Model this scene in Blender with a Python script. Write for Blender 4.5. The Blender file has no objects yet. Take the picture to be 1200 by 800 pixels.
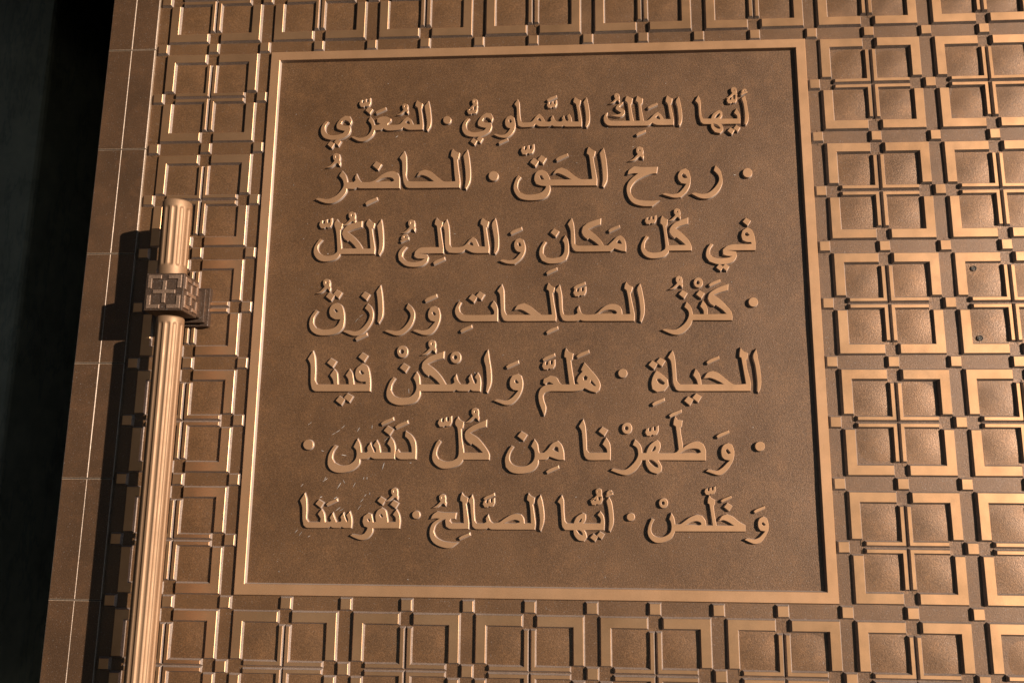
import bpy, bmesh, math, random
from mathutils import Vector, Matrix
from mathutils.geometry import delaunay_2d_cdt

random.seed(7)
R_ = math.radians
S = 0.1                      # one lattice step of the door = 10 cm
ZC = 1.98                    # height of the inscription's centre above the ground
sc = bpy.context.scene

# ------------------------------------------------------------------ camera, sky, sun, exposure
FOC = 1060.96610
CP = (0.71941016, -3.78692375, 15.0976056)
RIGHT = (0.99769268, 0.01027217, -0.06711039)
FWD = (-0.06779508, 0.20353395, -0.97671785)
UP = (0.00362624, 0.979014, 0.20376073)
def w3(x, y, z):             # door frame (x right, y up, z out of the door) to world
    return Vector((x * S, -z * S, y * S + ZC))
def wdir(v):
    return Vector((v[0], -v[2], v[1]))
cam = bpy.data.cameras.new('camera')
co = bpy.data.objects.new('camera', cam); sc.collection.objects.link(co)
r, u, b = wdir(RIGHT), wdir(UP), -wdir(FWD)
M = Matrix(((r.x, u.x, b.x), (r.y, u.y, b.y), (r.z, u.z, b.z))).to_4x4()
M.translation = w3(*CP)
co.matrix_world = M
cam.sensor_fit = 'HORIZONTAL'; cam.sensor_width = 36.0
cam.lens = FOC / 1200.0 * 36.0
cam.clip_start = 0.02; cam.clip_end = 200
sc.camera = co

SUN = Vector((1.24, 0.27, 1.0))                 # towards the sun, door frame
sd = wdir(SUN).normalized()
elev = math.asin(sd.z)
azim = math.atan2(sd.x, sd.y)                    # clockwise from +Y
world = bpy.data.worlds.new('World'); sc.world = world; world.use_nodes = True
wn = world.node_tree.nodes; wl = world.node_tree.links
for n in list(wn): wn.remove(n)
sky = wn.new('ShaderNodeTexSky'); sky.sky_type = 'NISHITA'; sky.sun_disc = False
sky.air_density = .4; sky.dust_density = 0.0; sky.ozone_density = 0.2; sky.altitude = 1000; sky.sun_elevation = elev; sky.sun_rotation = azim
bg = wn.new('ShaderNodeBackground'); bg.inputs['Strength'].default_value = 0.05
wo = wn.new('ShaderNodeOutputWorld')
wl.new(sky.outputs[0], bg.inputs[0]); wl.new(bg.outputs[0], wo.inputs[0])
sl = bpy.data.lights.new('sun', 'SUN'); sl.energy = 5.0; sl.angle = R_(0.55); sl.color = (1.0, 0.90, 0.79)
so = bpy.data.objects.new('sun', sl); sc.collection.objects.link(so)
so.rotation_euler = sd.to_track_quat('Z', 'Y').to_euler()
so.location = (3, -3, 4)
sc.view_settings.view_transform = 'Standard'; sc.view_settings.look = 'None'
sc.view_settings.gamma = 1.0; sc.view_settings.exposure = 0.90

# ------------------------------------------------------------------ materials
def mat(name):
    m = bpy.data.materials.new(name); m.use_nodes = True
    nt = m.node_tree
    for n in list(nt.nodes): nt.nodes.remove(n)
    out = nt.nodes.new('ShaderNodeOutputMaterial'); p = nt.nodes.new('ShaderNodeBsdfPrincipled')
    nt.links.new(p.outputs[0], out.inputs[0])
    return m, nt, p
def noise(nt, scale, detail=3, rough=.55, stretch=None, src=None):
    g = src or nt.nodes.new('ShaderNodeNewGeometry')
    n = nt.nodes.new('ShaderNodeTexNoise'); n.inputs['Scale'].default_value = scale
    n.inputs['Detail'].default_value = detail; n.inputs['Roughness'].default_value = rough
    if stretch:
        mp = nt.nodes.new('ShaderNodeMapping'); mp.inputs['Scale'].default_value = stretch
        nt.links.new(g.outputs[0], mp.inputs[0]); nt.links.new(mp.outputs[0], n.inputs['Vector'])
    else: nt.links.new(g.outputs[0], n.inputs['Vector'])
    return n
def ramp(nt, src, stops):
    c = nt.nodes.new('ShaderNodeValToRGB'); e = c.color_ramp.elements
    while len(e) < len(stops): e.new(.5)
    for k, (pos, col) in enumerate(stops):
        e[k].position = pos; e[k].color = (*col, 1) if len(col) == 3 else col
    nt.links.new(src, c.inputs[0]); return c
def mix(nt, fac, a, b, mode='MIX'):
    m = nt.nodes.new('ShaderNodeMix'); m.data_type = 'RGBA'; m.blend_type = mode
    if isinstance(fac, float): m.inputs[0].default_value = fac
    else: nt.links.new(fac, m.inputs[0])
    for s, i in ((a, 6), (b, 7)):
        if isinstance(s, tuple): m.inputs[i].default_value = (*s, 1)
        else: nt.links.new(s, m.inputs[i])
    return m.outputs[2]
def bump(nt, p, h, strength, dist, prev=None):
    b = nt.nodes.new('ShaderNodeBump'); b.inputs['Strength'].default_value = strength
    b.inputs['Distance'].default_value = dist; nt.links.new(h, b.inputs['Height'])
    if prev: nt.links.new(prev.outputs[0], b.inputs['Normal'])
    nt.links.new(b.outputs[0], p.inputs['Normal']); return b
def g3(v): return (v, v, v)

def bronze(name, dark, light, spot, metallic, r0, r1, grain, wav, speck=.0, aniso=0):
    m, nt, p = mat(name)
    big = noise(nt, 7.0, 4, .6)
    mid = noise(nt, 38.0, 4, .6)
    fine = noise(nt, 520.0, 3, .75)
    c = mix(nt, ramp(nt, big.outputs[0], [(.36, g3(0)), (.66, g3(1))]).outputs[0], dark, light)
    c = mix(nt, ramp(nt, mid.outputs[0], [(.50, g3(0)), (.78, g3(.35))]).outputs[0], c, spot)
    gr = ramp(nt, fine.outputs[0], [(.34, g3(.70)), (.5, g3(.98)), (.66, g3(1.42))] if grain > .15 else [(.3, g3(.94)), (.7, g3(1.06))])
    c = mix(nt, 1.0, c, gr.outputs[0], 'MULTIPLY')
    if speck:
        sp = noise(nt, 430.0, 1, .5)
        sm = ramp(nt, sp.outputs[0], [(.67, g3(0)), (.75, g3(speck))])
        c = mix(nt, sm.outputs[0], c, (.45, .40, .36))
    nt.links.new(c, p.inputs['Base Color'])
    p.inputs['Metallic'].default_value = metallic
    rr = ramp(nt, mid.outputs[0], [(.3, g3(r0)), (.7, g3(r1))])
    nt.links.new(rr.outputs[0], p.inputs['Roughness'])
    if aniso:
        p.inputs['Anisotropic'].default_value = aniso
        tv = nt.nodes.new('ShaderNodeCombineXYZ'); tv.inputs[2].default_value = 1.0
        nt.links.new(tv.outputs[0], p.inputs['Tangent'])
    b1 = bump(nt, p, fine.outputs[0], grain, .0012)
    low = noise(nt, 16.0, 2, .5)
    bump(nt, p, low.outputs[0], wav, .012, b1)
    return m
M_FIELD = bronze('patinated_bronze', (.094, .045, .018), (.124, .061, .026), (.175, .078, .027), .34, .44, .50, .34, .02, .16, .15)
M_CELL = bronze('patinated_bronze_cell', (.118, .059, .026), (.162, .080, .035), (.230, .104, .038), .42, .40, .48, .32, .02, .16, .15)
M_RAISED = bronze('polished_bronze', (.50, .262, .124), (.64, .345, .170), (.56, .28, .124), .88, .40, .46, .06, .04, 0, .42)
M_LETTER = bronze('letter_bronze', (.49, .256, .122), (.59, .315, .158), (.54, .275, .130), .72, .41, .48, .06, .04, 0, .35)
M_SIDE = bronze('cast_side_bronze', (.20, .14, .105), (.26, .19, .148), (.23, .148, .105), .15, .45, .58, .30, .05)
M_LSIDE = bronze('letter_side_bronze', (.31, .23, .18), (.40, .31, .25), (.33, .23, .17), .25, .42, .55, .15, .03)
M_EDGE = bronze('edge_plate_bronze', (.072, .037, .018), (.100, .050, .024), (.160, .070, .027), .42, .43, .53, .25, .03, .3, .15)
M_EDGE_SIDE = bronze('edge_side_bronze', (.20, .135, .088), (.26, .18, .12), (.22, .14, .09), .25, .45, .55, .2, .03)
M_HANDLE = bronze('handle_bronze', (.225, .126, .066), (.27, .155, .083), (.245, .134, .068), .60, .55, .63, .08, .01)
M_BLOCK = bronze('block_bronze', (.056, .032, .019), (.080, .046, .028), (.08, .043, .023), .55, .48, .60, .3, .04, .4)
M_BRACKET = bronze('block_bracket_bronze', (.17, .102, .064), (.225, .138, .088), (.20, .115, .068), .55, .44, .55, .2, .04, .3)
def plain(name, col, rough=.8, metallic=0):
    m, nt, p = mat(name)
    n = noise(nt, 60, 4, .6)
    c = mix(nt, ramp(nt, n.outputs[0], [(.3, g3(0)), (.7, g3(1))]).outputs[0], tuple(v * .7 for v in col), tuple(v * 1.25 for v in col))
    nt.links.new(c, p.inputs['Base Color']); p.inputs['Roughness'].default_value = rough; p.inputs['Metallic'].default_value = metallic
    bump(nt, p, n.outputs[0], .2, .001)
    return m
M_BLACK = plain('black_core_and_shade', (.006, .006, .006), .7)  # door core and backing; on the recess its black stands in for shade
M_SCREW = plain('screw_steel', (.07, .058, .046), .5, .6)
M_DUST = plain('chalky_scuff', (.34, .29, .25), .9)
def stone(name, k):
    m, nt, p = mat(name)
    a = noise(nt, 9, 6, .65); v = noise(nt, 5, 5, .7, (1.6, 1, .35))
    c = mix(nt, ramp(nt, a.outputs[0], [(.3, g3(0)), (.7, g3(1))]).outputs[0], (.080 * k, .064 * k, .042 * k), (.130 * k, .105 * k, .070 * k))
    c = mix(nt, ramp(nt, v.outputs[0], [(.475, g3(0)), (.5, g3(.35)), (.525, g3(0))]).outputs[0], c, (.030 * k, .027 * k, .022 * k))
    nt.links.new(c, p.inputs['Base Color']); p.inputs['Roughness'].default_value = .65
    f = noise(nt, 260, 3, .6); bump(nt, p, f.outputs[0], .2, .0008)
    return m
M_STONE = stone('grey_stone', 4.6); M_BLOCKER = stone('light_blocker_dark', .22)  # second one is near black, so the added blockers bounce little light
M_BLOCKER.node_tree.nodes['Principled BSDF'].inputs['Specular IOR Level'].default_value = .12
M_BLOCKER.node_tree.nodes['Principled BSDF'].inputs['Roughness'].default_value = .9

# ------------------------------------------------------------------ object helpers
col = sc.collection
SIDE = {}
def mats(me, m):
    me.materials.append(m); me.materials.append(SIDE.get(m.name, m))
def link(name, me, parent=None, m=None, kind=None):
    o = bpy.data.objects.new(name, me); col.objects.link(o)
    if m is not None and me is not None and not me.materials: mats(me, m)
    if parent is not None: o.parent = parent
    if kind: o['kind'] = kind
    return o
def dup(src, parent, loc=None):
    o = src.copy(); col.objects.link(o); o.parent = parent
    if loc is not None: o.location = loc
    return o
def L(x, y, z=0.0):          # lattice coordinates (i right, j down, from the frame's corner) to door-local metres
    return Vector(((x - 5) * S, -z * S, (5 - y) * S))
def clean(loop, eps=1e-5):
    out = []
    for p in loop:
        if not out or (p[0] - out[-1][0]) ** 2 + (p[1] - out[-1][1]) ** 2 > eps * eps: out.append(p)
    while len(out) > 2 and (out[0][0] - out[-1][0]) ** 2 + (out[0][1] - out[-1][1]) ** 2 <= eps * eps: out.pop()
    return out
def offset(loop, d, lim=2.0):
    """moves a loop to its right-hand side by d (outer loops counter-clockwise in x right, y up)"""
    n = len(loop); out = []
    for k in range(n):
        a, b_, c = loop[k - 1], loop[k], loop[(k + 1) % n]
        e1 = Vector((b_[0] - a[0], b_[1] - a[1])); e2 = Vector((c[0] - b_[0], c[1] - b_[1]))
        if e1.length < 1e-9 or e2.length < 1e-9: out.append(b_); continue
        e1.normalize(); e2.normalize()
        n1 = Vector((e1.y, -e1.x)); n2 = Vector((e2.y, -e2.x))
        h = n1 + n2
        if h.length < 1e-6: out.append((b_[0] + n1.x * d, b_[1] + n1.y * d)); continue
        h.normalize(); k_ = 1.0 / max(h.dot(n1), 1.0 / lim)
        out.append((b_[0] + h.x * d * k_, b_[1] + h.y * d * k_))
    return out
def area(loop):
    return .5 * sum(loop[k - 1][0] * loop[k][1] - loop[k][0] * loop[k - 1][1] for k in range(len(loop)))
def relief(name, outers, holes, prof, org=(0.0, 0.0)):
    """outers, holes: loops in x right / y up (lattice units).  prof: list of (offset, z) from the top down.
    outlines are united, holes taken out; the sides follow prof."""
    vs, fs = [], []
    for lp in outers + holes:
        lp = clean(lp)
        if area(lp) < 0: lp = lp[::-1]
        fs.append(list(range(len(vs), len(vs) + len(lp)))); vs += [Vector((p[0] - org[0], p[1] - org[1])) for p in lp]
    no = len(outers)
    V, E_, F, ov, oe, of = delaunay_2d_cdt(vs, [], fs, 1, 1e-5)
    keep = [f for f, o in zip(F, of) if o and all(k < no for k in o)]
    cnt = {}
    for f in keep:
        for k in range(len(f)):
            cnt[(f[k], f[(k + 1) % len(f)])] = 1
    nxt = {}
    for (a, b_) in cnt:
        if (b_, a) not in cnt: nxt.setdefault(a, []).append(b_)
    loops = []
    while nxt:
        s = next(iter(nxt)); lp = [s]; cur = nxt[s].pop()
        if not nxt[s]: del nxt[s]
        while cur != s and cur in nxt:
            lp.append(cur); n_ = nxt[cur].pop()
            if not nxt[cur]: del nxt[cur]
            cur = n_
        if len(lp) > 2: loops.append(lp)
    verts = [(v.x, v.y, prof[0][1]) for v in V]; faces = [tuple(f) for f in keep]
    for lp in loops:
        pts = [(V[k].x, V[k].y) for k in lp]; prev = lp
        for (d, z) in prof[1:]:
            q = offset(pts, d); base = len(verts)
            verts += [(p[0], p[1], z) for p in q]; cur = list(range(base, base + len(q)))
            for k in range(len(q)):
                k2 = (k + 1) % len(q)
                faces.append((prev[k], cur[k], cur[k2], prev[k2]))
            prev = cur
    me = bpy.data.meshes.new(name)
    me.from_pydata([(x * S, -z * S, y * S) for x, y, z in verts], [], faces)
    me.update()
    nt_ = len(keep); nf = len(faces)
    ring1 = [0] * nt_
    for lp in loops:
        for k_ in range(1, len(prof)): ring1 += [0 if k_ == 1 else 1] * len(lp)
    me.polygons.foreach_set('material_index', ring1)
    bm = bmesh.new(); bm.from_mesh(me)
    bmesh.ops.delete(bm, geom=[v for v in bm.verts if not v.link_faces], context='VERTS')
    bm.to_mesh(me); bm.free(); me.update()
    return me
def grid_mesh(name, x0, x1, y0, y1, z0, nx, ny, f):
    vs = []; fs = []
    for j in range(ny + 1):
        for i in range(nx + 1):
            x = x0 + (x1 - x0) * i / nx; y = y0 + (y1 - y0) * j / ny
            vs.append((x * S, -(z0 + f(i / nx, j / ny)) * S, y * S))
    for j in range(ny):
        for i in range(nx):
            a = j * (nx + 1) + i; fs.append((a, a + 1, a + nx + 2, a + nx + 1))
    me = bpy.data.meshes.new(name); me.from_pydata(vs, [], fs); me.update()
    me.polygons.foreach_set('use_smooth', [True] * len(fs)); return me
def box_mesh(name, x0, x1, y0, y1, z0, z1, bev=0.0):
    """lattice units, x right, y up, z out of the door"""
    bm = bmesh.new()
    vs = [bm.verts.new((x * S, -z * S, y * S)) for x in (x0, x1) for y in (y0, y1) for z in (z0, z1)]
    for f in ((0, 1, 3, 2), (4, 6, 7, 5), (0, 4, 5, 1), (2, 3, 7, 6), (0, 2, 6, 4), (1, 5, 7, 3)):
        bm.faces.new([vs[k] for k in f])
    bmesh.ops.recalc_face_normals(bm, faces=bm.faces)
    if bev: bmesh.ops.bevel(bm, geom=list(bm.edges), offset=bev * S, segments=2, affect='EDGES', profile=.5)
    me = bpy.data.meshes.new(name); bm.to_mesh(me); bm.free(); return me

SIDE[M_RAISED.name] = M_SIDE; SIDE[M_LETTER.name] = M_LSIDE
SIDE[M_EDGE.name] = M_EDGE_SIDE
# heights (lattice units; 0 = tops of the lattice)
Z_PANEL, Z_LET, Z_BASE, Z_CH, Z_CELL = -.072, -.020, -.0645, -.060, -.063
DR = .027

# ------------------------------------------------------------------ THE DOOR
door = bpy.data.objects.new('bronze_door', None); col.objects.link(door)
door.location = (0, 0, ZC)
door['label'] = 'brown bronze door with relief lattice of squares and a raised Arabic inscription panel'
door['category'] = 'door'; door['kind'] = 'thing'
I0, I1, J0, J1 = -2, 16, -4, 14

body = link('door_leaf', box_mesh('door_leaf', -3.02 - 5, I1 + .6 - 5, 5 - J1 - .6, 5 - J0 + .6, -.62, Z_PANEL - .012), door, M_BLACK)
# base plate behind the lattice (four pieces of sheet around the panel, joined into one mesh)
bm = bmesh.new()
def sheet(bm, x0, x1, y0, y1, z):
    bm.faces.new([bm.verts.new((x * S, -z * S, y * S)) for x, y in ((x0, y0), (x1, y0), (x1, y1), (x0, y1))])
xa, xb, ya, yb = -7.16, I1 - 5 + .6, 5 - J1 - .6, 5 - J0 + .6
for (x0, x1, y0, y1) in ((xa, -4.8, ya, yb), (4.8, xb, ya, yb), (-4.8, 4.8, 4.8, yb), (-4.8, 4.8, ya, -4.8)):
    sheet(bm, x0, x1, y0, y1, Z_BASE)
me = bpy.data.meshes.new('base_plate'); bm.to_mesh(me); bm.free()
link('base_plate', me, door, M_FIELD)

# ---- studs
stud_me = relief('stud', [[(-.078, -.078), (.078, -.078), (.078, .078), (-.078, .078)]], [], [(0, -.001), (.004, -.004), (DR + .004, Z_BASE)])
mats(stud_me, M_RAISED)
def colx(i): return {0: -.02, -2: -1.98}.get(i, i)
def inside(i, j): return 0 < i < 10 and 0 < j < 10
stud0 = None
for j in range(J0, J1 + 1):
    for i in range(I0, I1 + 1):
        if (i % 2 and j % 2) or inside(i, j): continue
        loc = L(colx(i) + random.uniform(-.003, .003), j + random.uniform(-.003, .003))
        if stud0 is None: stud0 = link('stud', stud_me, door); stud0.location = loc; o = stud0
        else: o = dup(stud0, door, loc)
        o.rotation_euler = (random.uniform(-.012, .012), random.uniform(-.015, .015), random.uniform(-.012, .012))

# ---- channel strips between the studs (short pieces, each a hair out of true)
chm = grid_mesh('channel_strip', -.5, .5, -.15, .15, 0, 6, 3, lambda a, c: .003 * math.sin(math.pi * a))
chm.materials.append(M_FIELD)
chv = grid_mesh('channel_strip_upright', -.15, .15, -.425, .425, 0, 3, 6, lambda a, c: .003 * math.sin(math.pi * c))
chv.materials.append(M_FIELD)
c0 = {}
def strip(me, x, y):
    if me.name not in c0: o = link('channel_strip', me, door); c0[me.name] = o; o.location = L(x, y, Z_CH)
    else: o = dup(c0[me.name], door, L(x, y, Z_CH))
    o.rotation_euler = (random.uniform(-.006, .006), 0, random.uniform(-.006, .006))
def covered(x, y): return 0.3 < x < 9.7 and 0.3 < y < 9.7
for j in range(J0, J1 + 1, 2):
    for i in range(I0, I1):
        if not covered(i + .5, j): strip(chm, i + .5, j)
for i in range(I0, I1 + 1, 2):
    for j in range(J0, J1):
        if covered(i, j + .5): continue
        strip(chv, colx(i), j + .5 + (.075 if j % 2 == 0 else -.075))

# ---- lattice squares: four quadrants of thick L, thin L and cell plate
def quad(lp, sx, sy): return [(sx * (1 - x), sy * (1 - y)) for x, y in lp]
A0, A1, AE = .142, .290, .868
B0, B1, BE = .917, .966, .362
thick = [(A0, A0), (AE, A0), (AE, A1), (A1, A1), (A1, AE), (A0, AE)]
thin = [(B0, BE), (B1, BE), (B1, B1), (BE, B1), (BE, B0), (B0, B0)]
quads = []
for sx in (-1, 1):
    for sy in (-1, 1):
        a = relief('corner_bracket', [quad(thick, sx, sy)], [], [(0, 0), (.004, -.003), (DR + .004, Z_BASE)])
        t_ = relief('inner_bar', [quad(thin, sx, sy)], [], [(0, -.001), (.004, -.005), (DR + .003, Z_BASE)])
        cell = grid_mesh('cell_plate', min(sx * .03, sx * .71), max(sx * .03, sx * .71), min(sy * .03, sy * .71), max(sy * .03, sy * .71), 0, 8, 8,
                         lambda p, q: .017 * math.sin(math.pi * p) * math.sin(math.pi * q))
        mats(a, M_RAISED); mats(t_, M_RAISED); cell.materials.append(M_CELL)
        quads.append((sx, sy, a, t_, cell))
first = {}
for jj in range(J0 + 1, J1, 2):
    for ii in range(I0 + 1, I1, 2):
        if inside(ii, jj): continue
        sq = bpy.data.objects.new('lattice_square', None); col.objects.link(sq); sq.parent = door
        sq.location = L(ii, jj)
        for k, (sx, sy, a, t_, cell) in enumerate(quads):
            for nm, me, z in (('corner_bracket', a, 0), ('inner_bar', t_, 0), ('cell_plate', cell, Z_CELL)):
                key = (k, nm)
                if key not in first: o = link(nm, me, sq); first[key] = o
                else: o = dup(first[key], sq)
                o.location = (0, -z * S, 0)
                if nm == 'cell_plate': o.rotation_euler = (random.uniform(-.010, .010), 0, random.uniform(-.011, .011))
                else: o.rotation_euler = (random.uniform(-.007, .007), random.uniform(-.003, .003), random.uniform(-.009, .009)); o.location += Vector((random.uniform(-.0003, .0003), random.uniform(-.00015, .00015), random.uniform(-.0003, .0003)))

# ---- frame and panel
fr = relief('panel_frame', [[(-4.872, -4.868), (4.870, -4.868), (4.870, 4.872), (-4.872, 4.872)]],
            [[(-4.715, -4.705), (4.712, -4.705), (4.712, 4.718), (-4.715, 4.718)]],
            [(0, .002), (.006, -.003), (.024, Z_PANEL - .008)])
link('panel_frame', fr, door, M_LETTER)
rnd = random.Random(3)
pw = [[rnd.uniform(-1, 1) for _ in range(14)] for _ in range(14)]
def wavy(a, c):
    x, y = a * 12.99, c * 12.99; i, j = int(x), int(y); fx, fy = x - i, y - j
    fx = fx * fx * (3 - 2 * fx); fy = fy * fy * (3 - 2 * fy)
    return .004 * ((pw[i][j] * (1 - fx) + pw[i + 1][j] * fx) * (1 - fy) + (pw[i][j + 1] * (1 - fx) + pw[i + 1][j + 1] * fx) * fy)
panel = link('inscription_panel', grid_mesh('inscription_panel', -4.78, 4.78, -4.78, 4.78, Z_PANEL, 80, 80, wavy), door, M_FIELD)

# ---- edge plates down the left of the door (two columns, joints every other stud)
ep = []
for (x0, x1) in ((-3.022, -2.588), (-2.568, -2.138)):
    me = relief('edge_plate', [[(x0 - 5, -.981), (x1 - 5, -.981), (x1 - 5, .981), (x0 - 5, .981)]], [], [(0, .0), (.002, -.002), (.013, -.010), (.0135, -.115)])
    mats(me, M_EDGE); ep.append(me)
for me in ep:
    o0 = None
    for j in range(J0 + 1, J1, 2):
        loc = L(5, j)
        if o0 is None: o0 = link('edge_plate', me, door); o = o0; o.location = loc
        else: o = dup(o0, door, loc)
        o.rotation_euler = (random.uniform(-.0016, .0016), 0, random.uniform(-.0003, .0003))
gb = box_mesh('groove_strip', -7.125, -7.085, 5 - J1 - 1, 5 - J0 + 1, -.6, -.078)
link('groove_strip', gb, door, M_BLACK)
eb = box_mesh('edge_backing', -8.02, -7.14, 5 - J1, 5 - J0, -.6, -.022)
link('edge_backing', eb, door, M_BLACK)

# ------------------------------------------------------------------ INSCRIPTION
Rm = [RIGHT, tuple(-v for v in UP), FWD]
ZK = 1200.0 / 180.0
def ray(px, py, z):          # a photograph pixel to the letters' own plane on the panel
    c = ((px - 600) / FOC, (py - 400) / FOC, 1.0)
    d = [sum(Rm[k][a] * c[k] for k in range(3)) for a in range(3)]
    t = (z - CP[2]) / d[2]
    return (CP[0] + t * d[0], CP[1] + t * d[1])
WIN = {}
for r_, y_ in zip('ABCDEFG', (90, 160, 240, 310, 390, 470, 550)):
    for c_, x_ in zip('1234', (740, 600, 480, 350)):
        WIN[r_ + c_] = (x_, y_)
WIN['G4'] = (340, 550)
def to_plane(win, pts):
    ox, oy = WIN[win]
    return [ray(ox + x / ZK, oy + y / ZK, Z_LET) for x, y in pts]
def smooth(loop, step=.028, thr=40):
    """Catmull-Rom through the traced points, broken at the sharp ones"""
    loop = clean(loop, 1e-4); n = len(loop); out = []
    V_ = [Vector(p) for p in loop]; corner = []
    for k in range(n):
        e1 = V_[k] - V_[k - 1]; e2 = V_[(k + 1) % n] - V_[k]
        corner.append(math.degrees(e1.angle(e2, 0)) > thr)
    for k in range(n):
        p1, p2 = V_[k], V_[(k + 1) % n]
        m1 = (p2 - V_[k - 1]) * .5; m2 = (V_[(k + 2) % n] - p1) * .5
        d = (p2 - p1).length
        if corner[k]: m1 = (p2 - p1)
        if corner[(k + 1) % n]: m2 = (p2 - p1)
        if m1.length > d: m1 = m1 * (d / m1.length)
        if m2.length > d: m2 = m2 * (d / m2.length)
        if corner[k] and corner[(k + 1) % n]: ns = 1
        else: ns = max(1, min(7, int(d / step) + 1))
        for s in range(ns):
            t = s / ns; t2 = t * t; t3 = t2 * t
            q = p1 * (2 * t3 - 3 * t2 + 1) + m1 * (t3 - 2 * t2 + t) + p2 * (-2 * t3 + 3 * t2) + m2 * (t3 - t2)
            out.append((q.x, q.y))
    return out
LPROF = [(0, Z_LET), (.003, Z_LET - .002), (.0145, Z_PANEL - .006)]
def letter(name, win, polys, holes=()):
    oo = [smooth(to_plane(win, p)) for p in polys]; hh = [smooth(to_plane(win, p), .02, 60) for p in holes]
    for h in hh:
        hx = sum(p[0] for p in h) / len(h); hy = sum(p[1] for p in h) / len(h)
        h[:] = [(hx + (p[0] - hx) * 1.18, hy + (p[1] - hy) * 1.18) for p in h]
    cx = sum(p[0] for p in oo[0]) / len(oo[0]); cy = sum(p[1] for p in oo[0]) / len(oo[0])
    me = relief(name, oo, hh, LPROF, (cx, cy))
    o = link(name, me, panel, M_LETTER); o.location = (cx * S, 0, cy * S)
    return o
def P(s): return [tuple(float(v) for v in t.split(',')) for t in s.split()]
def ell(cx, cy, rx, ry, n=22, rot=0):
    return [(cx + rx * math.cos(a) * math.cos(rot) - ry * math.sin(a) * math.sin(rot), cy + rx * math.cos(a) * math.sin(rot) + ry * math.sin(a) * math.cos(rot)) for a in (2 * math.pi * k / n for k in range(n))]
def tr(pts, c, s): return [(c[0] + x * s, c[1] + y * s) for x, y in pts]
DIA = P('-32,1 -6,-31 33,-8 8,33')
FAT = P('-46,13 -24,-4 43,-31 47,-12 -38,27')
SHA = [(x - 122, y - 100) for x, y in P('80,84 70,112 84,138 108,139 122,127 136,134 157,129 171,102 171,61 157,66 156,92 145,104 134,96 132,70 119,76 116,100 104,110 94,100 96,79')]
DAM = [(x - 998, y - 108) for x, y in P('998,79 1018,88 1024,112 1022,136 1027,152 1023,172 1003,152 985,161 957,184 918,191 946,176 974,150 984,138 973,122 972,96 983,83')]
DAMH = [(x - 998, y - 108) for x, y in P('992,100 1003,106 1003,117 992,114')]
HAM = P('-24,8 -20,-12 -4,-27 14,-26 22,-14 10,-9 -2,-14 -6,-4 8,0 26,-6 27,9 6,15 -24,29 -30,18 -14,12')
def dia(w, c, s=1): letter('letter_dot', w, [tr(DIA, c, s)])
def fat(w, c, s=1): letter('vowel_stroke', w, [tr(FAT, c, s)])
def sha(w, c, s=1): letter('doubling_mark', w, [tr(SHA, c, s)])
def dam(w, c, s=1): letter('vowel_curl', w, [tr(DAM, c, s)], [tr(DAMH, c, s)])
def ham(w, c, s=1): letter('hamza_mark', w, [tr(HAM, c, s)])
def suk(w, c, s=1): letter('vowel_ring', w, [ell(c[0], c[1], 38 * s, 43 * s, 24)], [ell(c[0] - 4 * s, c[1], 15 * s, 16 * s, 14)])
def dot(w, c, r): letter('separator_dot', w, [ell(c[0], c[1], r, r, 28)])
def sd_(w, c, s, f, fs=None):
    sha(w, c, s); fat(w, f, fs or s)
def let(w, *polys, holes=()): letter('letter', w, [P(p) for p in polys], [P(h) for h in holes])

# line 1
let('A1', '885,150 897,200 913,300 908,350 893,374 885,368 888,300 877,215 862,168')
ham('A1', (880, 118), .85)
let('A1', '820,250 838,278 848,322 848,366 565,368 542,352 529,300 522,215 500,188 522,148 535,182 540,260 547,312 562,329 828,329 826,305 803,283',
    '620,335 640,290 685,260 706,275 706,305 688,332 660,340', '622,360 626,398 652,432 692,440 714,420 712,388 690,362 650,355',
    holes=['684,284 690,298 675,317 652,324 662,302', '640,369 665,373 690,396 688,406 668,402 648,388'])
dia('A1', (778, 422), .8); dia('A1', (823, 402), .75)
sha('A1', (785, 178), .76); dam('A1', (800, 104), .78)
let('A1', '368,156 380,200 394,290 391,350 376,380 368,373 370,320 361,240 349,190')
let('A2', '1213,148 1228,160 1251,172 1246,205 1236,212 1245,250 1261,330 1261,375 1150,376 1120,372 1093,358 1068,378 1040,381 790,382 750,378 725,356 718,322 731,290 745,280 740,306 748,332 772,345 1028,345 1055,345 1080,328 1110,296 1138,277 1162,297 1185,332 1241,332 1233,300 1218,215 1201,192 1206,165',
    '980,150 995,163 1020,172 1017,205 1005,215 1010,250 1030,352 1001,352 986,205 968,188 974,165',
    '897,150 915,160 940,170 935,205 925,215 930,250 950,352 922,352 903,205 885,188 890,165',
    holes=['1140,303 1153,318 1155,335 1130,325 1122,318'])
let('A2', '866,199 864,212 845,225 838,238 858,250 878,264 879,286 862,306 835,313 765,301 800,300 840,292 855,281 830,266 812,252 814,235 835,215')
dam('A2', (819, 150), .72); fat('A2', (1098, 229), .78); fat('A2', (1007, 440), .78)
let('A2', '583,163 596,225 606,305 601,360 583,393 575,388 580,320 569,235 560,197')
let('A2', '493,160 508,172 535,185 531,215 522,222 531,270 543,345 543,388 418,388 402,378 388,387 328,386 312,377 285,386 215,386 182,368 165,386 140,391 75,392 50,380 40,330 37,240 20,215 45,178 55,203 60,290 69,345 86,360 135,358 160,347 190,308 212,291 236,313 258,350 290,354 308,345 304,328 318,302 330,333 350,352 385,352 398,340 390,323 404,304 413,332 430,350 443,340 432,305 447,291 459,312 466,352 522,352 512,270 500,212 480,198 485,175',
    holes=['213,322 225,335 228,350 206,341 197,334'])
sd_('A2', (312, 214), .74, (311, 171), .8)
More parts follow.
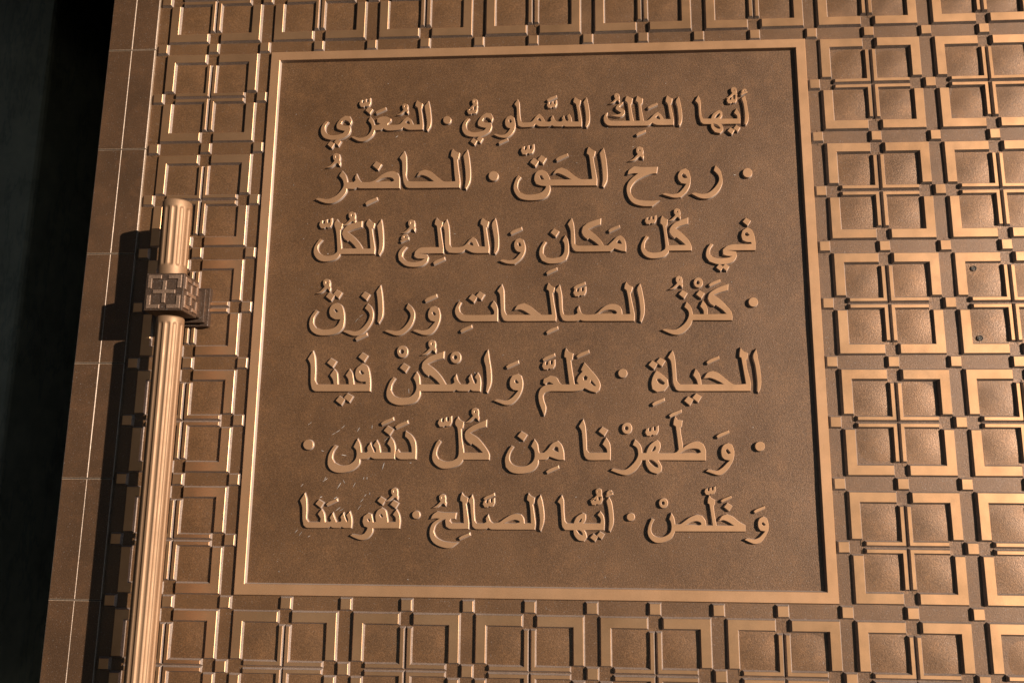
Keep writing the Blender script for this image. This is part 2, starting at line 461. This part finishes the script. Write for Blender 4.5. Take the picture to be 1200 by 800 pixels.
let('A3', '792,304 815,320 824,370 818,415 790,455 750,476 700,470 658,452 672,447 705,456 742,452 770,430 788,402 765,396 750,376 748,342 765,314', holes=['775,338 790,334 798,352 785,362 777,352'])
fat('A3', (731, 505), .78)
YAA = '535,352 560,312 600,283 635,288 650,322 641,349 625,325 600,315 577,324 566,346 590,360 635,360 640,392 622,430 570,460 500,469 441,455 414,420 413,380 430,345 452,324 467,330 446,360 442,395 456,420 490,435 540,432 580,420 600,400 560,391 536,380'
let('A3', YAA)
dia('A3', (502, 505), .78); dia('A3', (548, 488), .76)
sha('A3', (490, 262), .76); dam('A3', (509, 194), .74)
dot('A3', (293, 338), 29)
let('A4', '1015,192 1025,240 1034,330 1029,385 1007,420 999,412 1003,350 991,270 985,228')
let('A4', '926,186 945,200 967,212 961,245 955,252 962,290 971,372 970,412 860,413 815,394 795,411 700,419 656,402 640,414 588,417 590,378 618,378 641,370 613,352 615,325 650,313 690,314 720,330 719,346 700,362 694,376 770,377 795,368 825,333 850,314 876,335 895,375 948,375 940,290 930,240 912,228 917,205',
    '560,313 580,340 593,382 590,430 570,465 520,499 470,501 410,471 428,467 472,479 520,470 555,440 572,400 567,370 546,343',
    holes=['853,343 865,355 866,372 843,363 835,355'])
dia('A4', (550, 262), .82); sha('A4', (519, 202), .86); fat('A4', (642, 267), .86); dam('A4', (832, 233), .8)
letter('letter', 'A4', [[(x - 237, y + 23) for x, y in P(YAA)]])
dia('A4', (252, 530), .8); dia('A4', (303, 511), .8)

# line 2
dot('B1', (907, 283), 35)
let('B1', '656,228 690,262 707,320 705,375 670,437 610,479 540,479 471,447 492,440 560,450 610,435 655,395 685,345 680,303 645,265')
let('B1', '420,250 446,268 459,320 455,378 430,430 385,473 330,476 243,451 260,443 320,452 370,440 405,405 430,370 390,363 368,335 366,300 385,264', holes=['393,300 404,291 420,298 435,322 412,324 400,316'])
let('B2', '905,294 916,262 955,234 1010,240 1136,238 1129,286 1080,292 1010,320 960,352 927,400 926,440 952,480 1000,498 1080,503 1152,500 1095,543 1020,541 950,520 910,472 897,410 910,360 945,320 988,288 950,286')
dam('B2', (998, 108), 1)
let('B2', '715,90 731,160 742,260 740,345 716,393 705,386 712,320 700,200 687,130')
let('B2', '598,82 620,100 650,115 643,152 632,160 642,220 662,330 661,381 295,382 296,420 275,465 230,490 130,496 60,480 20,430 15,380 35,325 50,304 69,318 48,352 42,400 60,436 110,455 180,452 232,435 262,405 268,386 225,382 190,370 175,335 184,290 205,268 232,261 266,277 290,318 296,338 465,336 400,300 355,284 323,291 345,262 385,243 430,262 490,310 540,335 628,334 616,240 603,148 585,132 590,105',
    holes=['212,306 232,304 250,336 226,335'])
dia('B2', (175, 200), 1); dia('B2', (234, 178), 1); sha('B2', (122, 100), 1); fat('B2', (390, 164), 1)
dot('B3', (655, 308), 36)
let('B3', '452,106 465,170 474,270 470,350 441,409 432,402 440,320 432,220 422,150')
let('B4', '1205,98 1221,114 1255,130 1249,170 1239,180 1245,240 1259,350 1257,398 860,401 838,392 821,355 812,285 808,195 790,165 826,118 839,155 842,250 838,310 850,345 868,352 1060,352 1010,315 960,299 926,308 945,275 985,260 1032,275 1087,320 1135,352 1225,351 1217,280 1208,170 1190,152 1195,120')
let('B4', '788,403 480,403 455,395 430,408 377,405 365,440 320,490 260,519 200,516 133,489 152,481 220,490 280,470 325,430 352,385 345,340 318,305 341,270 365,300 378,340 380,359 430,357 446,342 440,320 453,294 468,330 490,358 555,357 590,345 640,308 690,280 735,272 770,285 786,320',
    holes=['606,355 650,330 690,321 722,325 738,343 720,352 690,349'])
dia('B4', (612, 226), 1.03); fat('B4', (567, 507), 1); dam('B4', (296, 160), 1)

# line 3
let('C1', '905,177 938,195 958,240 967,300 966,353 745,354 815,366 820,398 795,440 740,460 670,461 610,441 585,402 590,350 617,304 635,310 613,345 612,385 640,410 700,420 760,412 792,400 745,396 718,387 715,350 745,324 790,310 900,308 940,306 935,290 900,288 870,275 860,240 870,200', holes=['886,222 902,216 921,236 903,244 888,236'])
dia('C1', (900, 131), .92); dia('C1', (690, 489), .8); dia('C1', (736, 487), .8)
let('C1', '440,101 440,146 370,166 342,185 390,220 440,270 465,315 467,355 275,356 275,318 425,314 400,290 348,250 335,258 315,240 298,213 305,180 335,145 385,120',
    '240,87 258,105 282,115 276,158 268,165 278,240 290,330 288,370 250,405 160,416 105,395 78,352 80,305 112,242 130,252 105,290 100,335 120,362 170,375 225,368 262,348 267,325 255,220 243,158 227,145 230,112')
sha('C1', (150, 116), .84); dam('C1', (357, 53), .88)
let('C2', '848,240 875,265 888,310 888,363 845,355 798,338 770,362 505,363 478,345 464,300 458,200 437,150 466,106 480,150 488,250 490,305 512,320 750,318 785,285 820,250',
    '693,108 690,152 640,168 592,190 640,225 690,275 718,322 690,325 650,290 600,258 590,268 562,245 547,212 555,172 600,138', holes=['835,274 850,286 856,306 826,299 818,290'])
fat('C2', (798, 188), .94)
let('C2', '416,240 432,265 442,320 438,382 420,428 370,451 290,456 235,435 215,390 220,340 252,284 267,292 246,330 241,380 265,410 320,418 380,405 405,378 412,340 409,300 397,278')
dia('C2', (334, 216), .98); fat('C2', (310, 518), .9)
fat('C3', (832, 205), .97)
let('C3', '860,260 888,275 901,320 898,370 870,420 820,461 760,456 706,436 726,428 775,435 820,425 850,395 872,370 840,361 822,336 819,300 835,270', holes=['846,298 862,294 872,318 858,326 848,314'])
let('C3', '670,106 682,160 694,260 690,345 669,381 660,375 665,300 655,220 645,150')
let('C3', '570,104 590,120 617,132 609,170 598,178 606,240 620,335 618,375 500,373 435,345 410,368 370,375 310,372 285,347 277,300 275,210 262,160 291,116 305,165 312,260 315,315 330,332 400,330 435,313 470,273 495,252 516,270 540,325 590,328 580,220 572,162 555,150 558,125', holes=['478,289 492,300 496,320 471,311 462,302'])
let('C4', '1079,104 1095,120 1124,135 1117,170 1107,180 1115,240 1129,330 1129,377 935,378 1000,388 1012,410 1000,446 960,475 890,483 830,470 785,432 779,385 798,345 825,321 844,330 815,370 808,405 835,435 890,450 950,440 987,420 925,416 903,400 910,365 945,338 1000,332 1097,332 1089,240 1080,165 1064,152 1068,125')
ham('C4', (828, 260), 1.12); dam('C4', (882, 143), .94); fat('C4', (1096, 439), .97)
let('C4', '646,116 656,180 661,280 656,345 631,391 622,382 630,300 621,210 614,165')
let('C4', '548,113 565,130 593,145 586,180 573,188 581,250 595,342 592,382 320,383 318,343 455,342 425,305 392,275 382,283 355,260 340,228 350,195 390,157 440,140 494,129 493,172 430,190 378,210 430,250 475,300 500,343 562,343 557,270 549,188 530,155 535,130',
    '300,114 315,135 342,150 335,185 325,195 326,250 334,345 320,390 285,425 210,441 155,428 122,387 121,340 140,300 165,267 183,275 155,310 148,347 165,380 210,400 265,393 300,370 303,350 298,250 290,190 280,160 284,135')
sha('C4', (212, 144), .98); dam('C4', (417, 82), .97)

# line 4
dot('D1', (952, 292), 35)
let('D1', '755,153 752,198 690,215 638,235 690,270 745,325 780,370 787,405 785,433 475,432 457,475 410,525 360,546 310,538 243,509 262,502 330,510 380,490 425,450 450,400 445,360 415,330 431,293 460,325 472,360 476,388 567,388 563,355 539,325 557,283 580,310 592,345 593,388 745,385 710,350 655,312 645,322 615,300 598,265 610,225 650,195 700,172')
dia('D1', (538, 231), .96); dia('D1', (403, 230), .96); suk('D1', (522, 140), .88); dam('D1', (372, 116), .92); fat('D1', (650, 144), .95)
let('D2', '1000,148 1016,210 1032,310 1030,390 1009,447 1000,440 1005,370 995,270 980,190')
let('D2', '892,138 910,158 940,175 933,210 922,218 931,270 955,385 953,438 560,438 530,428 510,438 420,439 398,432 379,390 370,320 361,225 341,200 372,158 388,240 392,340 400,385 418,395 490,392 514,378 510,350 523,324 536,368 560,389 610,392 660,382 700,345 740,318 785,308 830,318 852,345 860,388 925,387 911,270 897,200 879,186 883,160', holes=['680,385 712,364 760,353 798,359 811,374 800,384 760,380'])
sd_('D2', (530, 209), .95, (527, 166), .97)
let('D3', '1085,146 1100,162 1132,180 1126,215 1116,222 1125,290 1143,395 1141,438 765,440 738,435 718,392 712,310 705,230 687,205 721,156 735,200 738,300 741,360 756,393 948,393 900,362 862,348 822,352 845,318 895,302 940,325 1000,373 1035,393 1113,391 1100,280 1090,205 1072,190 1076,168')
let('D3', '656,284 675,310 687,350 686,441 430,441 390,426 360,387 358,345 386,288 402,297 386,335 393,370 425,393 640,393 660,388 660,360 634,322')
dia('D3', (494, 262), .98); dia('D3', (552, 241), .98); fat('D3', (441, 503), .97); fat('D3', (1113, 513), .97)
fat('D3', (165, 264), 1.02)
let('D3', '195,324 225,340 238,390 232,440 205,500 165,540 110,547 28,517 46,508 105,515 150,500 180,470 202,445 165,436 147,410 148,370 165,335', holes=['176,374 188,366 207,388 192,397 180,388'])
let('D4', '855,306 885,335 904,377 900,430 870,490 810,541 760,551 673,519 692,510 760,520 810,500 855,450 876,400 868,370 841,340')
let('D4', '640,163 651,230 658,320 655,400 627,456 617,447 622,380 618,280 608,210')
let('D4', '540,306 565,330 581,372 577,430 545,490 490,541 430,554 348,521 370,512 440,523 490,500 535,450 556,400 548,370 519,340')
dia('D4', (522, 243), 1); fat('D4', (488, 564), .98)
let('D4', '300,300 335,320 352,368 356,430 345,490 305,530 230,549 150,546 100,515 84,465 95,410 132,356 149,365 120,410 115,462 135,495 190,508 260,500 305,470 327,425 285,425 250,405 240,370 250,330 273,308', holes=['273,352 290,345 308,366 290,374'])
dia('D4', (246, 248), 1); dia('D4', (304, 228), 1); dam('D4', (219, 141), 1.0)

# line 5
let('E1', '973,128 987,200 1005,290 1013,380 1006,430 991,463 985,455 985,380 970,260 952,180')
let('E1', '852,118 870,140 908,158 903,200 892,208 903,280 930,388 928,451 375,451 350,441 328,392 320,300 309,218 287,190 320,138 336,190 346,290 352,370 378,402 521,402 510,365 484,330 501,283 526,315 540,360 545,402 725,400 680,374 620,350 568,352 595,311 635,297 680,315 740,363 800,402 897,399 872,260 860,193 845,185 847,150')
dia('E1', (448, 528), 1.05); dia('E1', (511, 505), 1.05); fat('E1', (636, 213), 1.05)
let('E1', '195,296 240,325 280,362 286,410 255,450 200,459 165,437 158,390 170,340', holes=['197,362 222,358 258,388 246,402 213,390'])
dia('E1', (168, 248), 1.02); dia('E1', (229, 225), 1.02); fat('E1', (210, 540), 1.02)
dot('E2', (865, 314), 33)
let('E2', '566,233 612,285 662,345 688,400 680,445 655,463 610,450 565,428 535,445 480,453 300,453 258,463 242,490 248,530 263,575 260,615 250,642 238,610 215,545 208,485 225,435 260,410 320,402 450,403 435,280 424,193 410,186 413,150 422,120 440,145 477,160 470,205 458,215 470,300 487,401 522,400 508,375 520,340 553,300 540,288',
    '245,390 250,358 300,333 345,348 370,388 395,408 320,415 322,396 290,380 270,388 262,402', holes=['556,345 572,331 589,345 583,366 562,368', '620,367 655,412 638,412 611,390'])
fat('E2', (553, 166), 1.05); sd_('E2', (287, 247), .97, (287, 192), 1.02)
let('E3', '846,319 871,335 883,380 878,440 850,500 800,551 750,560 660,527 680,519 750,528 795,510 830,475 852,448 810,441 787,415 786,370 805,333', holes=['820,372 832,364 852,388 835,394 823,386'])
fat('E3', (803, 248), 1.04)
let('E3', '612,133 623,210 636,300 635,390 607,464 598,457 605,380 598,270 583,200')
let('E4', '1399,312 1415,340 1422,385 1417,454 1357,450 1341,438 1322,453 1250,451 1227,440 1205,453 948,453 945,490 915,535 860,556 780,561 720,540 690,502 689,450 712,385 738,348 754,357 729,400 720,450 745,490 800,508 865,500 905,470 921,430 915,385 897,350 922,306 941,340 947,402 1107,402 1072,363 1022,323 1012,335 982,308 962,273 972,230 1017,190 1077,165 1135,146 1132,196 1067,212 1002,240 1057,280 1112,340 1150,402 1190,402 1218,388 1212,352 1230,326 1242,370 1262,400 1320,402 1337,382 1328,352 1345,326 1358,362 1372,396 1390,396 1395,366 1378,343')
dia('E4', (826, 270), 1.06); suk('E4', (810, 145), 1.06); suk('E4', (1226, 190), 1.04); dam('E4', (1042, 85), 1.04)
let('E4', '498,239 535,260 552,310 560,380 558,453 130,453 105,437 95,390 95,290 92,240 73,202 112,143 126,190 131,290 128,370 142,402 275,402 268,365 247,330 278,283 300,315 306,402 393,402 388,360 369,330 399,285 420,320 431,402 525,400 525,378 480,376 450,356 443,320 455,275', holes=['477,300 490,290 512,316 494,324 482,316'])
dia('E4', (503, 187), 1.07); dia('E4', (258, 231), 1.07); dia('E4', (325, 526), 1.05); dia('E4', (388, 504), 1.05)

# line 6
dot('F1', (1004, 351), 36)
let('F1', '755,326 785,340 801,390 795,450 765,510 720,560 680,575 585,545 602,531 665,543 710,520 750,480 772,460 730,452 708,427 704,380 722,342', holes=['736,382 750,372 774,402 756,410 742,400'])
fat('F1', (714, 258), 1.04)
let('F2', '1275,120 1291,145 1329,150 1324,195 1312,205 1319,260 1332,340 1332,370 1362,345 1408,320 1453,314 1493,335 1511,380 1512,460 1148,457 1015,457 1000,490 960,541 900,574 850,567 775,539 788,525 860,538 905,525 955,480 985,430 986,390 975,360 946,340 962,300 995,332 1010,365 1015,405 1255,405 1290,395 1304,375 1293,280 1281,195 1262,182 1266,150',
    '1046,415 1073,350 1115,312 1135,303 1153,322 1157,360 1138,408 1100,420', '1045,450 1052,500 1082,545 1133,564 1163,547 1168,510 1138,452 1090,445', holes=['1317,405 1363,379 1413,370 1452,376 1466,396 1440,405 1400,400', '1090,388 1112,352 1123,353 1122,374 1108,388', '1068,460 1098,461 1133,490 1138,514 1113,508 1086,488'])
sha('F1', (160, 230), .98); fat('F1', (343, 97), 1.02)
suk('F2', (898, 210), .98)
let('F2', '556,143 571,195 579,290 582,380 602,402 745,402 740,370 709,335 736,286 762,330 768,400 766,456 600,456 570,432 559,385 552,290 545,230 524,195')
dia('F2', (712, 233), 1.04)
let('F3', '1157,309 1185,340 1202,390 1206,456 1160,453 1090,428 1065,452 1005,456 1000,495 970,535 920,556 850,563 790,549 752,512 747,450 768,392 796,348 811,357 786,400 778,450 800,490 850,510 910,505 955,480 977,440 975,385 951,350 976,300 998,335 1005,385 1013,403 1050,402 1080,375 1115,330', holes=['1140,354 1158,362 1163,396 1136,386 1120,375'])
dia('F3', (880, 270), 1.1); fat('F3', (1116, 534), 1.04)
let('F3', '600,146 598,198 530,215 467,245 530,285 585,350 620,410 620,454 415,454 415,402 575,402 540,365 485,325 478,335 450,310 433,275 440,235 480,200 540,170',
    '378,123 392,145 422,162 415,205 402,215 408,300 422,400 415,455 385,495 320,519 250,521 200,490 178,447 184,390 213,320 228,304 243,315 218,360 208,412 225,450 275,470 330,465 372,445 384,415 385,330 375,208 358,180 362,150')
sha('F3', (276, 158), 1.04); dam('F3', (512, 82), 1.02)
let('F4', '838,234 880,265 908,310 916,370 914,449 790,450 762,432 759,392 775,377 790,400 885,400 880,350 860,300 832,272')
let('F4', '718,281 740,310 753,360 748,448 590,447 560,432 530,448 477,450 470,490 430,530 370,551 300,554 250,532 228,490 235,420 262,368 280,344 298,350 272,390 262,440 280,480 330,502 390,495 435,465 453,425 450,380 430,355 461,296 481,340 488,400 528,402 541,388 538,360 560,325 572,360 590,400 605,395 602,365 584,345 610,306 629,345 638,401 720,400 718,360 694,330')
dia('F4', (702, 227), 1.1); fat('F4', (692, 158), 1.04); fat('F4', (804, 184), 1.06); dot('F4', (75, 338), 38)

# line 7
let('G1', '1030,367 1056,380 1069,420 1068,470 1045,520 1010,565 960,577 887,547 902,538 960,545 1000,530 1030,500 1047,480 1010,475 994,450 991,410 1005,380', holes=['1016,418 1028,409 1047,430 1032,438 1020,430'])
fat('G1', (1000, 313), .92)
let('G1', '888,481 337,480 332,495 310,535 260,562 200,569 155,546 130,502 134,445 158,384 176,390 156,430 152,480 175,515 220,530 270,518 305,490 315,450 310,410 297,385 312,343 330,375 340,428 380,427 410,408 460,372 510,353 550,362 575,395 582,438 637,437 622,340 611,270 597,260 600,228 609,203 620,220 652,238 648,270 640,282 646,340 663,437 805,438 760,408 720,392 686,398 710,362 745,349 790,368 840,408 888,434', holes=['428,432 468,409 508,403 534,414 538,428 520,434 480,430'])
suk('G1', (250, 261), .86); sha('G1', (615, 163), .82); fat('G1', (740, 231), .86); dia('G1', (755, 291), .94)
dot('G2', (928, 369), 29)
let('G2', '757,216 776,255 789,340 790,420 767,482 757,472 762,400 752,300 740,245')
ham('G2', (762, 186), .92)
let('G2', '690,328 712,360 720,410 718,470 415,470 393,440 385,340 378,272 359,250 389,203 402,240 405,330 412,400 430,421 690,421 696,400 692,378 670,352',
    '480,428 505,372 552,339 574,350 573,390 552,424 515,432', '480,462 488,510 520,548 562,557 583,528 572,488 548,462 510,455', holes=['518,410 536,382 546,386 540,408', '505,474 530,474 549,495 548,512 525,502'])
dia('G2', (641, 530), .86); dia('G2', (692, 512), .86); sha('G2', (661, 241), .86); dam('G2', (677, 171), .84)
let('G3', '1022,201 1036,250 1049,340 1046,410 1024,477 1015,467 1020,390 1010,300 1000,245')
let('G3', '930,188 945,205 975,220 970,260 960,270 969,320 981,420 976,466 640,464 612,451 595,462 515,461 492,442 482,350 474,270 458,245 488,201 499,240 502,330 509,400 522,420 578,420 602,408 598,380 613,355 630,402 652,420 700,412 740,385 790,355 830,345 870,352 890,380 895,420 950,420 945,320 936,250 919,236 922,210', holes=['738,418 780,400 820,392 850,400 851,412 820,418'])
sd_('G3', (619, 258), .88, (621, 212), .9)
let('G3', '410,185 425,205 455,222 448,255 440,265 449,320 461,418 459,461 320,461 285,442 279,400 284,382 240,398 202,430 186,480 205,525 250,555 310,568 374,570 318,609 250,602 190,571 160,522 161,460 185,415 238,380 200,378 168,382 184,350 215,328 265,335 363,338 356,381 318,382 312,400 328,419 425,419 419,320 413,250 397,240 400,212')
dam('G3', (257, 219), .93); fat('G3', (428, 522), .92)
dot('G4', (984, 352), 29)
let('G4', '831,313 851,350 858,400 852,456 645,456 640,490 610,530 565,547 520,537 471,514 482,505 540,512 580,500 600,470 606,450 578,440 567,405 575,365 608,340 635,350 648,412 672,408 667,360 685,318 715,298 745,320 757,370 763,411 826,409 824,372 804,350',
    holes=['603,388 614,378 626,398 612,406', '698,352 712,344 726,364 712,374'])
dia('G4', (713, 242), .94); dia('G4', (814, 270), .94); dam('G4', (815, 170), .94)
let('G4', '465,329 478,370 481,410 476,453 420,453 400,442 385,452 330,451 316,440 290,452 130,451 105,432 97,380 95,290 79,240 114,186 126,230 129,310 126,380 142,410 235,410 240,380 217,345 246,310 265,345 273,410 310,410 322,398 311,375 333,338 345,375 360,410 393,409 402,392 395,370 416,338 426,375 440,408 450,405 453,385 440,355')
dia('G4', (230, 265), .95); fat('G4', (325, 256), .93)

# ---- pale scuffs rubbed into the panel at the left (one part)
vs, fs = [], []
rs = random.Random(11)
def scuff(px, py, ln, ang, w):
    x, y = ray(px, py, Z_PANEL + .012); a = math.radians(ang); dx, dy = math.cos(a), math.sin(a)
    pts = [(-ln, 0), (-ln * .3, w), (ln * .5, w * .8), (ln, 0), (ln * .4, -w), (-ln * .4, -w * .7)]
    b0 = len(vs)
    for p, q in pts: vs.append(((x + p * dx - q * dy) * S, -(Z_PANEL + .006) * S, (y + p * dy + q * dx) * S))
    fs.append(tuple(range(b0, b0 + 6)))
for px, py, ln, ang, w in ((449, 546, .07, 75, .010), (420, 503, .05, 60, .008), (436, 500, .04, 88, .008), (396, 505, .05, 32, .006), (391, 508, .04, 28, .006), (402, 500, .05, 45, .005),
    (381, 562, .06, 35, .007), (397, 569, .07, 60, .006), (403, 564, .04, 120, .006), (415, 568, .05, 65, .006), (426, 560, .03, 70, .008), (378, 528, .03, 160, .008), (403, 533, .05, 170, .009),
    (381, 560, .03, 60, .006), (398, 568, .05, 62, .005), (428, 580, .03, 50, .007), (424, 586, .05, 50, .005), (421, 594, .06, 55, .004), (376, 582, .025, 20, .011), (430, 560, .025, 90, .009),
    (354, 568, .04, 50, .005), (352, 625, .05, 55, .005), (347, 622, .04, 50, .006), (362, 628, .03, 30, .006), (393, 583, .04, 30, .010), (396, 596, .06, 38, .006), (400, 597, .05, 30, .004),
    (452, 515, .05, 45, .004), (363, 496, .05, 40, .004), (465, 160, .03, 40, .008), (378, 235, .03, 20, .008), (423, 370, .05, 40, .004), (418, 375, .06, 50, .004), (533, 274, .02, 0, .006),
    (675, 582, .014, 20, .010), (481, 542, .018, 5, .010), (557, 438, .05, 120, .005), (479, 458, .05, 95, .006), (742, 172, .022, 30, .006), (861, 205, .02, 10, .009), (433, 578, .02, 70, .006)):
    scuff(px, py, ln, ang, w * .55)
for _ in range(45):
    scuff(rs.uniform(300, 940), rs.uniform(80, 680), rs.uniform(.004, .012), rs.uniform(0, 180), rs.uniform(.003, .006))
me = bpy.data.meshes.new('scuff_marks'); me.from_pydata(vs, [], fs); me.update()
link('scuff_marks', me, panel, M_DUST, 'stuff')

# ------------------------------------------------------------------ HANDLE
def fluted(name, y0, y1, x0, x1, z0, z1, r0, r1, flute0, flute1):
    """a round bar from (x0,y0,z0) to (x1,y1,z1) with twelve round-ended flutes between flute0 and flute1 (distances along it)"""
    ln = math.dist((x0, y0, z0), (x1, y1, z1)); NF, NA = 12, 12
    hw = math.pi / NF * .60
    ss = sorted(set([0, .012, .03] + [flute0 + k * .02 for k in range(-1, 13)] + [flute1 - k * .02 for k in range(-1, 13)] + [ln - .03, ln - .012, ln]))
    ss = [s for s in ss if 0 <= s <= ln]
    vs, fs = [], []; N = NF * NA
    for s in ss:
        t = s / ln; rr = r0 + (r1 - r0) * t; e = min(s, ln - s)
        if e < .02: rr -= (.02 - e) * .8
        for k in range(N):
            a = 2 * math.pi * k / N; f = (k % NA) / NA * 2 * math.pi / NF - math.pi / NF   # angle from the middle of a flute
            arc = f * rr; W = hw * rr; d = 0
            se = min(s - flute0, flute1 - s)
            if se > 0:
                wv = W if se > W else math.sqrt(max(0, W * W - (W - se) ** 2))
                if abs(arc) < wv: d = .52 * math.sqrt(wv * wv - arc * arc)
            q = rr - d
            cx = x0 + (x1 - x0) * t; cz = z0 + (z1 - z0) * t; cy = y0 + (y1 - y0) * t
            vs.append(((cx + q * math.sin(a)) * S, -(cz + q * math.cos(a)) * S, cy * S))
    for i in range(len(ss) - 1):
        for k in range(N):
            k2 = (k + 1) % N; fs.append((i * N + k, i * N + k2, (i + 1) * N + k2, (i + 1) * N + k))
    fs.append(tuple(range(N))[::-1]); fs.append(tuple((len(ss) - 1) * N + k for k in range(N)))
    me = bpy.data.meshes.new(name); me.from_pydata(vs, [], fs); me.update()
    bm = bmesh.new(); bm.from_mesh(me); bmesh.ops.recalc_face_normals(bm, faces=bm.faces); bm.to_mesh(me); bm.free()
    me.polygons.foreach_set('use_smooth', [len(p.vertices) == 4 for p in me.polygons]); return me
# rows of the bar: lattice j -> y = 5 - j
hb = fluted('handle_bar', 5 - 3.37, 5 - 4.70, -1.030 - 5, -1.025 - 5, .83, .82, .240, .236, .13, 1.16)
link('handle_bar', hb, door, M_HANDLE)
hb2 = fluted('handle_bar', 5 - 5.39, 5 - 13.5, -.978 - 5, -.972 - 5, .82, .80, .222, .220, .11, 8.0)
link('handle_bar', hb2, door, M_HANDLE)

def block(y, first_=False):
    hx, hy, zf, zb = .325, .318, 1.05, .47
    bl = link('handle_block', box_mesh('handle_block', -hx, hx, -hy, hy, zb, zf, .012), door, M_BLOCK)
    bl.location = L(-1.02, y)
    # relief on the four visible faces: four corner brackets and a cross
    prof = [(0, 0), (.003, -.003), (.006, -.024)]
    def face(M4, sc_):
        for sx in (-1, 1):
            for sy in (-1, 1):
                lp = [(sx * x * sc_, sy * y_ * sc_) for x, y_ in ((.88, .88), (.20, .88), (.20, .70), (.70, .70), (.70, .20), (.88, .20))]
                o = link('corner_bracket', relief('corner_bracket', [lp], [], prof), bl, M_BRACKET); o.matrix_local = M4
        w = .085
        lp = [(x * sc_, y_ * sc_) for x, y_ in ((-w, -.58), (w, -.58), (w, -w), (.58, -w), (.58, w), (w, w), (w, .58), (-w, .58), (-w, w), (-.58, w), (-.58, -w), (-w, -w))]
        o = link('cross_bar', relief('cross_bar', [lp], [], prof), bl, M_BRACKET); o.matrix_local = M4
    T = Matrix.Translation
    h = .020
    face(T((0, -(zf + h) * S, 0)), hx * .98)
    mid = (zf + zb) / 2
    face(T(((hx + h) * S, -mid * S, 0)) @ Matrix.Rotation(R_(90), 4, 'Z'), .29)
    face(T((-(hx + h) * S, -mid * S, 0)) @ Matrix.Rotation(R_(-90), 4, 'Z'), .29)
    # stepped neck and back plate on the door
    nk = link('mount_neck', box_mesh('mount_neck', -.24, .24, -.24, .24, .12, .48, .008), door, M_BLOCK); nk.location = L(-1.0, y + .01)
    pl = link('mount_plate', box_mesh('mount_plate', -.30, .30, -.30, .30, .02, .16, .008), door, M_BLOCK); pl.location = L(-1.0, y + .015)
    pl = link('mount_plate', box_mesh('mount_plate', -.345, .345, -.345, .345, -.05, .065, .008), door, M_BLOCK); pl.location = L(-1.0, y + .02)
block(5.0)
block(12.9)

# ------------------------------------------------------------------ two sunk screws at the right
SC = []
def screw(px, py):
    x, y = ray(px, py, Z_CELL + .018)
    bm = bmesh.new(); n = 20
    prof = [(.050, -.004), (.046, .010), (.041, .010), (.036, -.014), (.027, -.014), (.025, .004), (.012, .004), (.0115, -.012), (0, -.012)]
    rings = []
    for r_, z in prof[:-1]:
        rings.append([bm.verts.new((r_ * math.cos(2 * math.pi * k / n) * S, -z * S, r_ * math.sin(2 * math.pi * k / n) * S)) for k in range(n)])
    for a, c in zip(rings, rings[1:]):
        for k in range(n): bm.faces.new((a[k], a[(k + 1) % n], c[(k + 1) % n], c[k]))
    bm.faces.new(rings[-1]); bmesh.ops.recalc_face_normals(bm, faces=bm.faces)
    me = bpy.data.meshes.new('screw'); bm.to_mesh(me); bm.free()
    o = link('screw', me, door, M_SCREW); o.location = (x * S, -(Z_CELL + .018) * S, y * S)
screw(1141, 314.5); screw(1148.5, 396)

# ------------------------------------------------------------------ SETTING: stone jamb, recess coloured black for shade, added unseen light blockers
def wall(name, args, m, label):
    o = link(name, box_mesh(name, *args), None, m); o.location = (0, 0, ZC)
    o['label'] = label; o['category'] = 'wall'; o['kind'] = 'thing'
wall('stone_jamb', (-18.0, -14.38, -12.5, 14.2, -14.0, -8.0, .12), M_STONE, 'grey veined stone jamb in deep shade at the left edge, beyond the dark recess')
wall('recess_shade_back', (-18.5, 13.4, -12.5, 14.2, -14.8, -13.9), M_BLACK, 'wall coloured black as deep shade, closing the recess between stone jamb and bronze door')  # black colour stands in for the unlit depth of the opening
wall('left_light_blocker', (-22.0, -11.55, -12.5, 9.9, -1.2, 13.0, .05), M_BLOCKER, 'added dark wall out of view on the left, blocking sky light from the door')  # added out of view to cut sky fill and deepen the shadows
wall('recess_side_blocker', (11.75, 12.95, -12.5, 14.2, -14.0, -.15, .02), M_BLACK, 'added black wall behind the right edge of the bronze door, keeping sun out of the recess')  # added to stop sun reaching the gap from the right
ce = link('top_light_blocker', box_mesh('top_light_blocker', -22.0, 14.0, 9.75, 14.5, -1.0, 13.0, .04), None, M_BLOCKER, 'structure'); ce.location = (0, 0, ZC)  # added above the view to block sun and sky over the door
ce = link('recess_top_blocker', box_mesh('recess_top_blocker', -22.0, 14.0, 14.0, 14.6, -14.9, -.9, .04), None, M_BLACK, 'structure'); ce.location = (0, 0, ZC)  # added lid, unseen, that keeps light out of the gap from above
